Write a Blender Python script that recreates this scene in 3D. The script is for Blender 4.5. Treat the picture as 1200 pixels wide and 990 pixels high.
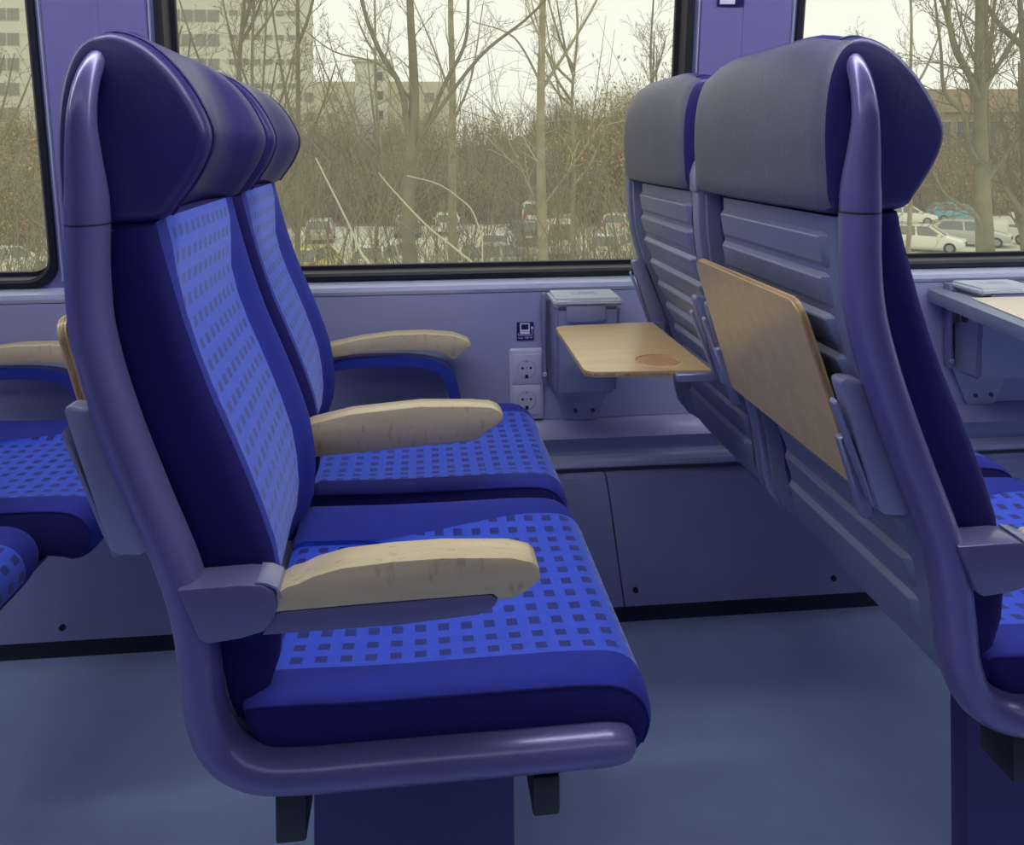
import bpy, bmesh, math, random
from mathutils import Vector, Matrix, noise
random.seed(7)
for o in list(bpy.data.objects): bpy.data.objects.remove(o)
sc = bpy.context.scene
COL = sc.collection

# ------------------------------------------------------------------ camera, sky, exposure
def srgb(r, g, b):
    f = lambda c: (c/255/12.92) if c/255 <= .04045 else ((c/255+.055)/1.055)**2.4
    return (f(r), f(g), f(b), 1)
cam_d = bpy.data.cameras.new('camera'); cam = bpy.data.objects.new('camera', cam_d); COL.objects.link(cam)
cam_d.sensor_width = 36; cam_d.lens = 36*962/1200; cam_d.clip_start = .02; cam_d.clip_end = 600
YAW, ROLL = .0949, -.0071
cam.location = (0, 0, 1.10)
cam.matrix_world = (Matrix.Translation((0, 0, 1.10)) @ Matrix.Rotation(-YAW, 4, 'Z')
                    @ Matrix.Rotation(math.pi/2, 4, 'X') @ Matrix.Rotation(ROLL, 4, 'Z'))
cam_d.shift_x = 0; cam_d.shift_y = -(495-171)/1200      # rising-front style shift, verticals stay upright
sc.camera = cam
w = bpy.data.worlds.new('overcast_sky'); sc.world = w; w.use_nodes = True
nt = w.node_tree; bg = nt.nodes['Background']
tc = nt.nodes.new('ShaderNodeTexCoord'); nz = nt.nodes.new('ShaderNodeTexNoise'); rp = nt.nodes.new('ShaderNodeValToRGB')
nz.inputs['Scale'].default_value = 2.2; nz.inputs['Detail'].default_value = 4
rp.color_ramp.elements[0].color = (.91, .925, .80, 1); rp.color_ramp.elements[1].color = (.98, .985, .89, 1)
nt.links.new(tc.outputs['Generated'], nz.inputs['Vector']); nt.links.new(nz.outputs['Fac'], rp.inputs['Fac'])
nt.links.new(rp.outputs['Color'], bg.inputs['Color']); bg.inputs['Strength'].default_value = 1.16
vs = sc.view_settings; vs.view_transform = 'Standard'; vs.look = 'None'; vs.exposure = 0.0; vs.gamma = 1; vs.use_curve_mapping = False
FILL_POWER = 70.0

# ------------------------------------------------------------------ materials
MATS = {}
def mat(name, col, rough=.5, metal=0, coat=0, var=0, vscale=20, bump=0, bscale=200, sheen=0, spec=.5, stretch=None):
    if name in MATS: return MATS[name]
    m = bpy.data.materials.new(name); m.use_nodes = True; n = m.node_tree.nodes; L = m.node_tree.links
    b = n['Principled BSDF']; b.inputs['Base Color'].default_value = col; b.inputs['Roughness'].default_value = rough
    b.inputs['Metallic'].default_value = metal; b.inputs['Coat Weight'].default_value = coat; b.inputs['Coat Roughness'].default_value = .15
    b.inputs['Sheen Weight'].default_value = sheen; b.inputs['Specular IOR Level'].default_value = spec
    if sheen: b.inputs['Sheen Tint'].default_value = (min(1, col[0]*3+.1), min(1, col[1]*3+.1), min(1, col[2]*2+.2), 1); b.inputs['Sheen Roughness'].default_value = .4
    if var or bump:
        t = n.new('ShaderNodeTexCoord'); mp = n.new('ShaderNodeMapping'); L.new(t.outputs['Object'], mp.inputs['Vector'])
        if stretch: mp.inputs['Scale'].default_value = stretch
    if var:
        q = n.new('ShaderNodeTexNoise'); q.inputs['Scale'].default_value = vscale; q.inputs['Detail'].default_value = 5
        L.new(mp.outputs['Vector'], q.inputs['Vector'])
        r = n.new('ShaderNodeValToRGB'); r.color_ramp.elements[0].position = .3; r.color_ramp.elements[1].position = .7
        r.color_ramp.elements[0].color = tuple(c*(1-var) for c in col[:3])+(1,); r.color_ramp.elements[1].color = tuple(min(1, c*(1+var)) for c in col[:3])+(1,)
        L.new(q.outputs['Fac'], r.inputs['Fac']); L.new(r.outputs['Color'], b.inputs['Base Color'])
    if bump:
        q2 = n.new('ShaderNodeTexNoise'); q2.inputs['Scale'].default_value = bscale; q2.inputs['Detail'].default_value = 3
        L.new(mp.outputs['Vector'], q2.inputs['Vector'])
        bp = n.new('ShaderNodeBump'); bp.inputs['Strength'].default_value = bump; bp.inputs['Distance'].default_value = .002
        L.new(q2.outputs['Fac'], bp.inputs['Height']); L.new(bp.outputs['Normal'], b.inputs['Normal'])
    MATS[name] = m; return m

M_rail = mat('violet_metallic_paint', srgb(100, 95, 142), .32, .2, .3, var=.06, vscale=9)
M_armgrey = mat('violet_grey_plastic', srgb(98, 95, 134), .34, .1, .3)
M_shell = mat('ribbed_grey_plastic', srgb(116, 122, 146), .42, .15, .1, var=.05, vscale=12)
M_bracket = mat('light_grey_metal', srgb(134, 136, 164), .38, .3, .1)
M_leather_back = mat('lit_grey_leather', srgb(90, 90, 105), .45, 0, .05, var=.07, vscale=14, bump=.25, bscale=160)  # headrest back where it is lit, the light put into a greyer tone
M_leather = mat('shaded_violet_leather', srgb(40, 32, 98), .42, 0, .12, var=.06, vscale=14, bump=.15, bscale=160)  # same leather darker and bluer, shade put into its colour
M_fabric = mat('blue_velour', srgb(30, 42, 140), .85, var=.10, vscale=26, bump=.3, bscale=900, sheen=.35)
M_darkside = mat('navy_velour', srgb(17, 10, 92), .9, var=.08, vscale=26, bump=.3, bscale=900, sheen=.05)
M_bluepaint = mat('blue_painted_metal', srgb(46, 60, 150), .4, .1, .2)
M_wall = mat('lilac_grey_panel', srgb(152, 153, 186), .42, 0, .15, var=.03, vscale=5)
M_pillar = mat('violet_pillar_panel', srgb(118, 114, 164), .5, 0, 0, var=.03, vscale=4)
M_sill = mat('pale_sill_metal', srgb(190, 196, 216), .3, .3, .2)
M_lower = mat('slate_lower_panel', srgb(146, 150, 184), .45, .05, .1, var=.05, vscale=6)
M_floor = mat('blue_grey_linoleum', srgb(148, 166, 202), .5, 0, 0, var=.07, vscale=7, bump=.08, bscale=300)
M_black = mat('black_rubber', srgb(24, 22, 34), .5)
M_kick = mat('dark_kick_strip', srgb(40, 38, 58), .5)
M_navy = mat('navy_steel', srgb(52, 52, 100), .45, .2, .05, var=.05, vscale=8)
M_ceil = mat('ceiling_panel', srgb(200, 200, 220), .5)
M_socket = mat('grey_socket_plastic', srgb(186, 186, 206), .4)
M_sockdark = mat('socket_recess', srgb(140, 140, 160), .5)
M_hole = mat('dark_hole', srgb(20, 18, 30), .6)
M_white = mat('white_print', srgb(225, 225, 235), .5)
M_signnavy = mat('navy_sign_print', srgb(26, 22, 88), .4)
M_bin = mat('grey_bin_metal', srgb(146, 150, 176), .36, .2, .1)
M_lid = mat('pale_lid_metal', srgb(192, 200, 206), .3, .1, .15)
M_tabletop = mat('cream_laminate', srgb(226, 214, 186), .4, var=.02, vscale=6)
M_rim = mat('grey_table_rim', srgb(120, 130, 150), .4, .1)
M_lamp = None

def wood(name, c1, c2, rough=.33, axis=(3, 40, 40), speck=0):
    m = bpy.data.materials.new(name); m.use_nodes = True; n = m.node_tree.nodes; L = m.node_tree.links
    b = n['Principled BSDF']; b.inputs['Roughness'].default_value = rough; b.inputs['Coat Weight'].default_value = .25; b.inputs['Coat Roughness'].default_value = .2
    t = n.new('ShaderNodeTexCoord'); mp = n.new('ShaderNodeMapping'); mp.inputs['Scale'].default_value = axis
    q = n.new('ShaderNodeTexNoise'); q.inputs['Scale'].default_value = 3.0; q.inputs['Detail'].default_value = 6; q.inputs['Roughness'].default_value = .6
    r = n.new('ShaderNodeValToRGB'); r.color_ramp.elements[0].color = c1; r.color_ramp.elements[1].color = c2
    r.color_ramp.elements[0].position = .3; r.color_ramp.elements[1].position = .68
    L.new(t.outputs['Object'], mp.inputs['Vector']); L.new(mp.outputs['Vector'], q.inputs['Vector'])
    L.new(q.outputs['Fac'], r.inputs['Fac']); L.new(r.outputs['Color'], b.inputs['Base Color'])
    if speck:       # short dark end-grain flecks of the ply
        m2 = n.new('ShaderNodeMapping'); m2.inputs['Scale'].default_value = (90, 200, 38); q2 = n.new('ShaderNodeTexNoise'); q2.inputs['Scale'].default_value = 1.0; q2.inputs['Detail'].default_value = 2
        L.new(t.outputs['Object'], m2.inputs['Vector']); L.new(m2.outputs['Vector'], q2.inputs['Vector'])
        r2 = n.new('ShaderNodeValToRGB'); r2.color_ramp.elements[0].position = .60; r2.color_ramp.elements[1].position = .72
        r2.color_ramp.elements[0].color = (1, 1, 1, 1); r2.color_ramp.elements[1].color = (1-speck, 1-speck*1.1, 1-speck*1.2, 1)
        mx = n.new('ShaderNodeMix'); mx.data_type = 'RGBA'; mx.blend_type = 'MULTIPLY'; mx.inputs['Factor'].default_value = 1
        L.new(q2.outputs['Fac'], r2.inputs['Fac']); L.new(r.outputs['Color'], mx.inputs['A']); L.new(r2.outputs['Color'], mx.inputs['B']); L.new(mx.outputs['Result'], b.inputs['Base Color'])
    return m
M_woodtop = wood('birch_armrest_wood', srgb(196, 174, 130), srgb(214, 194, 150), axis=(1.5, 14, 14), speck=.22)
M_tray = wood('beech_tray_veneer', srgb(192, 160, 108), srgb(208, 178, 126), axis=(2, 10, 14))
M_ply = wood('tray_ply_edge', srgb(130, 92, 56), srgb(196, 160, 108), axis=(60, 2, 8))
M_coaster = wood('cup_recess_veneer', srgb(182, 136, 92), srgb(196, 150, 104), axis=(2, 10, 14))

def pattern_fabric():
    """bright blue velour woven with small dark squares; UVs are metres across the cushion"""
    m = bpy.data.materials.new('checked_blue_velour'); m.use_nodes = True; n = m.node_tree.nodes; L = m.node_tree.links
    b = n['Principled BSDF']; b.inputs['Roughness'].default_value = .85; b.inputs['Sheen Weight'].default_value = .7; b.inputs['Sheen Roughness'].default_value = .35
    b.inputs['Sheen Tint'].default_value = (.6, .68, 1, 1)
    uv = n.new('ShaderNodeUVMap'); sep = n.new('ShaderNodeSeparateXYZ'); L.new(uv.outputs['UV'], sep.inputs[0])
    def mth(op, a, bb=None, **k):
        q = n.new('ShaderNodeMath'); q.operation = op
        for i, v in enumerate((a, bb)):
            if v is None: continue
            if isinstance(v, (int, float)): q.inputs[i].default_value = v
            else: L.new(v, q.inputs[i])
        return q.outputs[0]
    masks = []
    for ax, per, duty in (('X', .0285, .50), ('Y', .0270, .48)):
        f = mth('FRACT', mth('DIVIDE', sep.outputs[ax], per))
        masks.append(mth('LESS_THAN', f, duty))
    sq = mth('MULTIPLY', masks[0], masks[1])
    t = n.new('ShaderNodeTexCoord'); q = n.new('ShaderNodeTexNoise'); q.inputs['Scale'].default_value = 60; L.new(t.outputs['Object'], q.inputs['Vector'])
    hs = n.new('ShaderNodeMix'); hs.data_type = 'RGBA'; L.new(q.outputs['Fac'], hs.inputs['Factor'])
    hs.inputs['A'].default_value = srgb(46, 74, 196); hs.inputs['B'].default_value = srgb(62, 94, 218)
    mx = n.new('ShaderNodeMix'); mx.data_type = 'RGBA'; L.new(sq, mx.inputs['Factor']); L.new(hs.outputs['Result'], mx.inputs['A'])
    mx.inputs['B'].default_value = srgb(34, 46, 122); L.new(mx.outputs['Result'], b.inputs['Base Color'])
    q2 = n.new('ShaderNodeTexNoise'); q2.inputs['Scale'].default_value = 900; L.new(t.outputs['Object'], q2.inputs['Vector'])
    bp = n.new('ShaderNodeBump'); bp.inputs['Strength'].default_value = .3; bp.inputs['Distance'].default_value = .002
    L.new(q2.outputs['Fac'], bp.inputs['Height']); L.new(bp.outputs['Normal'], b.inputs['Normal'])
    return m
M_pattern = pattern_fabric()
def glass_mat():
    m = bpy.data.materials.new('window_glass'); m.use_nodes = True; n = m.node_tree.nodes; L = m.node_tree.links
    n.remove(n['Principled BSDF']); t = n.new('ShaderNodeBsdfTransparent'); t.inputs[0].default_value = (.95, .96, .93, 1)
    g = n.new('ShaderNodeBsdfGlossy'); g.inputs['Roughness'].default_value = .02
    mx = n.new('ShaderNodeMixShader'); mx.inputs[0].default_value = .045
    dv = n.new('ShaderNodeBsdfTranslucent'); dv.inputs[0].default_value = (.95, .95, .9, 1)      # milky veil, added haze that brightens the view outside
    m2 = n.new('ShaderNodeMixShader'); m2.inputs[0].default_value = .10
    L.new(t.outputs[0], m2.inputs[1]); L.new(dv.outputs[0], m2.inputs[2])
    L.new(m2.outputs[0], mx.inputs[1]); L.new(g.outputs[0], mx.inputs[2]); L.new(mx.outputs[0], n['Material Output'].inputs['Surface'])
    return m
M_glass = glass_mat()
def emit_mat(name, col, s):
    m = bpy.data.materials.new(name); m.use_nodes = True; b = m.node_tree.nodes['Principled BSDF']
    b.inputs['Base Color'].default_value = (.8, .8, .8, 1); b.inputs['Emission Color'].default_value = col; b.inputs['Emission Strength'].default_value = s
    return m

# ------------------------------------------------------------------ helpers
def tag(o, label=None, cat=None, group=None, kind=None):
    if label: o['label'] = label
    if cat: o['category'] = cat
    if group: o['group'] = group
    if kind: o['kind'] = kind
    return o
def empty(name, loc=(0, 0, 0), rz=0):
    o = bpy.data.objects.new(name, None); COL.objects.link(o); o.location = loc; o.rotation_euler = (0, 0, rz); o.empty_display_size = .1
    return o
def mesh(name, verts, faces, m, parent=None, smooth=False, loc=None, fix=True, autos=None):
    me = bpy.data.meshes.new(name); me.from_pydata([tuple(v) for v in verts], [], faces)
    if fix:
        bm = bmesh.new(); bm.from_mesh(me); bmesh.ops.recalc_face_normals(bm, faces=bm.faces); bm.to_mesh(me); bm.free()
    if m is not None: me.materials.append(m)
    if smooth: me.polygons.foreach_set('use_smooth', [True]*len(me.polygons))
    if autos: me.set_sharp_from_angle(angle=math.radians(autos))
    o = bpy.data.objects.new(name, me); COL.objects.link(o)
    if parent: o.parent = parent
    if loc: o.location = loc
    return o
def bm_obj(name, bm, m, parent=None, smooth=True, angle=40):
    me = bpy.data.meshes.new(name); bmesh.ops.recalc_face_normals(bm, faces=bm.faces); bm.to_mesh(me); bm.free()
    me.materials.append(m)
    if smooth:
        me.polygons.foreach_set('use_smooth', [True]*len(me.polygons)); me.set_sharp_from_angle(angle=math.radians(angle))
    o = bpy.data.objects.new(name, me); COL.objects.link(o)
    if parent: o.parent = parent
    return o
def add_box(bm, x0, x1, y0, y1, z0, z1, mx=None):
    vs_ = [(x, y, z) for x in (x0, x1) for y in (y0, y1) for z in (z0, z1)]
    v = [bm.verts.new(mx @ Vector(p) if mx else p) for p in vs_]
    for f in ((0, 1, 3, 2), (4, 6, 7, 5), (0, 4, 5, 1), (2, 3, 7, 6), (0, 2, 6, 4), (1, 5, 7, 3)): bm.faces.new([v[i] for i in f])
    return v
def box(name, x0, x1, y0, y1, z0, z1, m, parent=None, bev=0, seg=2):
    bm = bmesh.new(); add_box(bm, x0, x1, y0, y1, z0, z1)
    if bev: bmesh.ops.bevel(bm, geom=bm.edges[:], offset=bev, segments=seg, profile=.5, affect='EDGES')
    return bm_obj(name, bm, m, parent)
def prism(name, prof, y0, y1, m, parent=None, bev=0, seg=2, ax='xz'):
    """profile polygon in xz extruded along y (or in xy along z, in yz along x)"""
    P = {'xz': lambda a, b, c: (a, c, b), 'xy': lambda a, b, c: (a, b, c), 'yz': lambda a, b, c: (c, a, b)}[ax]
    bm = bmesh.new()
    A = [bm.verts.new(P(a, b, y0)) for a, b in prof]; B = [bm.verts.new(P(a, b, y1)) for a, b in prof]
    n = len(prof); bm.faces.new(A); bm.faces.new(B[::-1])
    for i in range(n): bm.faces.new((A[i], B[i], B[(i+1) % n], A[(i+1) % n]))
    bmesh.ops.recalc_face_normals(bm, faces=bm.faces)
    if bev:
        es = [e for e in bm.edges if e.calc_face_angle(0) > .5]
        bmesh.ops.bevel(bm, geom=es, offset=bev, segments=seg, profile=.5, affect='EDGES')
    return bm_obj(name, bm, m, parent)
def catmull(pts, n):
    pts = [Vector(p) for p in pts]; out = []
    P = [pts[0]*2-pts[1]]+pts+[pts[-1]*2-pts[-2]]
    for i in range(1, len(P)-2):
        for k in range(n):
            t = k/n; a, b, c, d = P[i-1:i+3]
            out.append(.5*((2*b)+(c-a)*t+(2*a-5*b+4*c-d)*t*t+(3*b-a-3*c+d)*t*t*t))
    out.append(pts[-1]); return out
def tube_data(path, rad, ns=8, up=Vector((0, 1, 0)), cap=True, round_cap=False):
    """sweep; rad = function(t) -> (r_side, r_up) where 'up' axis is kept"""
    V, F = [], []; n = len(path); frames = []
    for i, p in enumerate(path):
        t = (path[min(i+1, n-1)]-path[max(i-1, 0)]).normalized()
        s = t.cross(up)
        if s.length < 1e-4: s = t.cross(Vector((1, 0, 0)))
        s.normalize(); u = s.cross(t).normalized(); frames.append((p, t, s, u, rad(i/(n-1))))
    def ring(p, s, u, a, b):
        base = len(V)
        for k in range(ns):
            an = 2*math.pi*k/ns; V.append(p+s*math.cos(an)*a+u*math.sin(an)*b)
        return base
    rings = []
    if round_cap:
        p, t, s, u, (a, b) = frames[0]
        for h in (80, 55, 28): c = math.cos(math.radians(h)); rings.append(ring(p-t*min(a, b)*math.sin(math.radians(h)), s, u, a*c, b*c))
    for p, t, s, u, (a, b) in frames: rings.append(ring(p, s, u, a, b))
    if round_cap:
        p, t, s, u, (a, b) = frames[-1]
        for h in (28, 55, 80): c = math.cos(math.radians(h)); rings.append(ring(p+t*min(a, b)*math.sin(math.radians(h)), s, u, a*c, b*c))
    for a, b in zip(rings, rings[1:]):
        for k in range(ns): F.append((a+k, a+(k+1) % ns, b+(k+1) % ns, b+k))
    if cap: F.append(tuple(rings[0]+k for k in range(ns))[::-1]); F.append(tuple(rings[-1]+k for k in range(ns)))
    return V, F
def tube(name, path, rad, m, parent=None, ns=14, round_cap=False, up=Vector((0, 1, 0))):
    if not callable(rad): r = rad; rad = lambda t: (r, r)
    V, F = tube_data([Vector(p) for p in path], rad, ns, up, True, round_cap)
    return mesh(name, V, F, m, parent, smooth=True, autos=50)
def inset_loop(loop, d):
    n = len(loop); area = sum(loop[i][0]*loop[(i+1) % n][1]-loop[(i+1) % n][0]*loop[i][1] for i in range(n)); sg = 1 if area > 0 else -1
    out = []
    for i in range(n):
        a, b = loop[i-1], loop[(i+1) % n]; tx, tz = b[0]-a[0], b[1]-a[1]; l = math.hypot(tx, tz) or 1
        out.append((loop[i][0]-sg*tz/l*d, loop[i][1]+sg*tx/l*d))
    return out
def smooth_loop(pts, n):
    P = [Vector((a, b)) for a, b in pts]; k = len(P); out = []
    for i in range(k):
        a, b, c, d = P[i-1], P[i], P[(i+1) % k], P[(i+2) % k]
        for j in range(n):
            t = j/n; q = .5*((2*b)+(c-a)*t+(2*a-5*b+4*c-d)*t*t+(3*b-a-3*c+d)*t*t*t); out.append((q.x, q.y))
    return out
def loft(cols, parent, groups, default, uvname=None):
    """cols: list of (y, loop[(x,z)]); groups: list of (name, material, predicate(ci, pj), uv?) ; default (name, material)"""
    n = len(cols[0][1]); V = [(p[0], y+(p[2] if len(p) > 2 else 0), p[1]) for y, lp in cols for p in lp]
    F = []
    for c in range(len(cols)-1):
        for j in range(n): F.append(((c, j), (c*n+j, c*n+(j+1) % n, (c+1)*n+(j+1) % n, (c+1)*n+j)))
    lp = cols[len(cols)//2][1]; arc = [0]
    for j in range(1, n): arc.append(arc[-1]+math.hypot(lp[j][0]-lp[j-1][0], lp[j][1]-lp[j-1][1]))
    caps = [tuple(range(n))[::-1], tuple((len(cols)-1)*n+j for j in range(n))]
    rest, picked = [], [[] for g in groups]
    for (c, j), f in F:
        for gi, g in enumerate(groups):
            if g[2](c, j): picked[gi].append(f); break
        else: rest.append(f)
    # orientation
    def build(name, faces, m, par, uv=False):
        used = sorted({i for f in faces for i in f}); mp = {v: k for k, v in enumerate(used)}
        me = bpy.data.meshes.new(name); me.from_pydata([V[i] for i in used], [], [tuple(mp[i] for i in f) for f in faces])
        me.materials.append(m); me.polygons.foreach_set('use_smooth', [True]*len(me.polygons))
        if uv:
            ul = me.uv_layers.new(name='UVMap')
            for l in me.loops:
                vi = used[l.vertex_index]; ul.data[l.index].uv = (V[vi][1]+5, arc[vi % n]+5)
        o = bpy.data.objects.new(name, me); COL.objects.link(o)
        if par: o.parent = par
        return o
    # flip all faces if winding is inward
    area = sum(lp[i][0]*lp[(i+1) % n][1]-lp[(i+1) % n][0]*lp[i][1] for i in range(n))
    fl = (lambda f: f) if area > 0 else (lambda f: f[::-1])
    main = build(default[0], [fl(f) for f in rest+caps], default[1], parent)
    main.data.set_sharp_from_angle(angle=math.radians(55))
    for gi, g in enumerate(groups): build(g[0], [fl(f) for f in picked[gi]], g[1], main, g[3])
    return main
def smst(a, b, x):
    t = max(0, min(1, (x-a)/(b-a))); return t*t*(3-2*t)
def lerp_tab(tab, z):
    for (z0, v0), (z1, v1) in zip(tab, tab[1:]):
        if (z-z0)*(z-z1) <= 0: return v0+(v1-v0)*(z-z0)/((z1-z0) or 1)
    return tab[0][1] if abs(z-tab[0][0]) < abs(z-tab[-1][0]) else tab[-1][1]
def copy_tree(o, parent=None):
    c = o.copy(); COL.objects.link(c); c.parent = parent
    for ch in list(o.children): copy_tree(ch, c)
    return c
def ring_prism(name, cx, cy, r, y0, y1, m, parent, ns=24):
    return mesh(name, [(cx+math.cos(2*math.pi*k/ns)*r, y, cy+math.sin(2*math.pi*k/ns)*r) for y in (y0, y1) for k in range(ns)],
                [tuple(range(ns)), tuple(range(ns, 2*ns))]+[(k, (k+1) % ns, ns+(k+1) % ns, ns+k) for k in range(ns)], m, parent, smooth=True, autos=40)

# ------------------------------------------------------------------ the carriage shell
XL, XR = -4.4, 4.6
SILL = .785
def wy(z): return 1.93-.18*(z-SILL)            # upper wall leans in over the seats
box('floor', XL, XR, -1.15, 1.93, -.06, 0, M_floor)['kind'] = 'structure'
box('ceiling', XL, XR, -1.15, 1.75, 2.02, 2.08, M_ceil)['kind'] = 'structure'
def rrect(x0, x1, z0, z1, r, n=7):
    out = []
    for cx, cz, a0 in ((x1-r, z1-r, 0), (x0+r, z1-r, 90), (x0+r, z0+r, 180), (x1-r, z0+r, 270)):
        for k in range(n+1):
            a = math.radians(a0+90*k/n); out.append((cx+r*math.cos(a), cz+r*math.sin(a)))
    return out
PITCH = 1.428; WIN_L, WIN_R = -.582, .580; ZT = 1.56
def build_side(sign):
    """sign +1: the wall in view; -1: the opposite side of the carriage"""
    Y = (lambda z, d=0: wy(z)+d) if sign > 0 else (lambda z, d=0: -1.15+.18*(z-SILL)-d)
    nm = 'wall_far' if sign > 0 else 'wall_near'
    V, F = [], []
    def quad(x0, x1, z0, z1):
        b = len(V); V.extend([(x0, Y(z0), z0), (x1, Y(z0), z0), (x1, Y(z1), z1), (x0, Y(z1), z1)]); F.append((b, b+1, b+2, b+3))
    ks = (-2, -1, 0, 1, 2)
    zb = SILL-.004
    for k in ks:
        x0, x1 = WIN_L+k*PITCH, WIN_R+k*PITCH
        c0, c1 = max(XL, x0-.133), min(XR, x1+.133)
        inner = rrect(x0, x1, SILL+.018, ZT, .055); mx, mz = (x0+x1)/2, (SILL+ZT)/2
        outer = []
        for (px, pz) in inner:
            dx, dz = px-mx, pz-mz
            # radial projection on the cell rectangle, corners exact
            tx = ((c1 if dx > 0 else c0)-mx)/dx if abs(dx) > 1e-6 else 1e9
            tz = (((ZT+.1) if dz > 0 else zb)-mz)/dz if abs(dz) > 1e-6 else 1e9
            t = min(tx, tz); outer.append([mx+dx*t, mz+dz*t])
        # snap the points nearest to each corner
        for (qx, qz) in ((c0, zb), (c1, zb), (c0, ZT+.1), (c1, ZT+.1)):
            o = min(outer, key=lambda p: (p[0]-qx)**2+(p[1]-qz)**2); o[0], o[1] = qx, qz
        b = len(V); n = len(inner)
        V.extend([(x, Y(z), z) for x, z in inner]); V.extend([(x, Y(z), z) for x, z in outer])
        for i in range(n): F.append((b+i, b+(i+1) % n, b+n+(i+1) % n, b+n+i))
    quad(XL, XR, ZT+.1, 2.06)
    wall = mesh(nm, V, F, M_pillar); wall['kind'] = 'structure'
    if sign < 0:
        for f in wall.data.polygons: pass
    for i, k in enumerate(ks):
        x0, x1 = WIN_L+k*PITCH, WIN_R+k*PITCH
        win = empty('window_%d' % (i+1 if sign > 0 else i+6), ((x0+x1)/2, Y(SILL), SILL)); win['kind'] = 'structure'
        ox, oy, oz = win.location
        # frame: lip on the wall, reveal going out, inner edge against the glass
        V2, F2 = [], []; rings = []
        for ins, dep in ((-.013, -.001), (-.011, -.008), (.0, -.010), (.006, -.004), (.007, .05), (.016, .052), (.018, .06)):
            lp = rrect(x0+ins, x1-ins, SILL+.018+ins, ZT-ins, .055)
            rings.append(len(V2)); V2.extend([(x-ox, Y(z, dep)-oy, z-oz) for x, z in lp])
        n = len(lp)
        for a, b in zip(rings, rings[1:]):
            for q in range(n): F2.append((a+q, a+(q+1) % n, b+(q+1) % n, b+q))
        mesh('window_gasket', V2, F2, M_black, win, smooth=True, autos=35)
        lp = rrect(x0+.012, x1-.012, SILL+.03, ZT-.012, .05)
        V3 = [(x-ox, Y(z, .056)-oy, z-oz) for x, z in lp]; n = len(lp)
        mesh('window_pane', V3, [tuple(range(n))], M_glass, win)
    return wall, Y
wall_far, YF = build_side(1)
box('wall_near', XL, XR, -1.2, -1.14, 0, 2.06, mat('unseen_wall_grey', srgb(112, 112, 150), .7))['kind'] = 'structure'  # unseen solid wall, windows left out so near-side faces stay dark
# cover strips on the pillars beside the windows, thin grooves between
tn = 0
for k in (-1, 0, 1):
    xa, xb = WIN_R+k*PITCH, WIN_L+(k+1)*PITCH
    tn += 1; tr = empty('trim_%d' % tn, ((xa+xb)/2, YF(SILL), SILL)); tr['kind'] = 'structure'
    ox, oy, oz = tr.location
    def strip(name, x0, x1, thick, m, parent=tr):
        V, F = [], []
        for z in (SILL+.02, ZT+.3):
            for x, d in ((x0, 0), (x0+.004, -thick), (x1-.004, -thick), (x1, 0)): V.append((x-ox, YF(z, d)-oy, z-oz))
        F = [(0, 1, 5, 4), (1, 2, 6, 5), (2, 3, 7, 6), (0, 3, 2, 1), (4, 5, 6, 7)]
        return mesh(name, V, F, m, parent)
    strip('cover_panel', xa+.024, xb-.024, .006, M_pillar)
    strip('joint_strip', (xa+xb)/2-.012, (xa+xb)/2+.012, .0075, M_pillar)
    strip('edge_strip', xa+.0185, xa+.0235, .007, M_sill)
    strip('edge_strip', xb-.0235, xb-.0185, .007, M_sill)

# lower wall build-up: sill, side panel, ledge, heater cover, kick strip
def xprism(name, prof, x0, x1, m, parent=None, x0b=None, x1b=None):
    """profile (Y,z) extruded along x; ends may slant: x at top/bottom of the profile"""
    zs = [p[1] for p in prof]; zl, zh = min(zs), max(zs)
    def e(a, b, z): return a if b is None else b+(a-b)*(z-zl)/(zh-zl)
    V = [(e(x0, x0b, z), y, z) for y, z in prof]+[(e(x1, x1b, z), y, z) for y, z in prof]; n = len(prof)
    F = [tuple(range(n)), tuple(range(2*n-1, n-1, -1))]+[(i, (i+1) % n, n+(i+1) % n, n+i) for i in range(n)]
    return mesh(name, V, F, m, parent, smooth=True, autos=30)
xprism('window_sill', [(1.96, .790), (1.926, .789), (1.915, .786), (1.905, .778), (1.902, .768), (1.905, .760), (1.96, .757)], XL, XR, M_sill, wall_far)
xprism('side_panel', [(1.96, .758), (1.906, .758), (1.903, .6), (1.902, .462), (1.96, .462)], XL, XR, M_wall, wall_far)
xprism('wall_ledge', [(1.96, .461), (1.900, .461), (1.886, .452), (1.872, .428), (1.870, .424), (1.90, .420), (1.96, .42)], XL, XR, M_wall, wall_far)
xprism('duct_channel', [(1.96, .419), (1.893, .419), (1.893, .366), (1.96, .366)], XL, XR, M_lower, wall_far)
xprism('duct_rail', [(1.96, .375), (1.872, .377), (1.862, .371), (1.860, .362), (1.866, .356), (1.96, .352)], XL, XR, M_sill, wall_far)
xs = [XL, -2.9, -1.45, .387, 1.82, 3.2, XR]
for a, b in zip(xs, xs[1:]):
    xprism('heater_panel', [(1.95, .346), (1.868, .346), (1.856, .338), (1.850, .322), (1.846, .29), (1.845, .045), (1.95, .045)], a+.0015, b-.0015, M_lower, wall_far,
           a+.0415 if a > 0 and a < 1 else None, b+.0385 if b > 0 and b < 1 else None)
xprism('kick_strip', [(1.95, .044), (1.862, .044), (1.862, -.001), (1.95, -.001)], XL, XR, M_kick, wall_far)
for x, z in ((.452, .082), (.925, .082), (-.80, .075), (-1.3, .075), (1.75, .082)):
    ring_prism('screw', x, z, .0065, 1.841, 1.846, M_hole, wall_far, 12)
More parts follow.
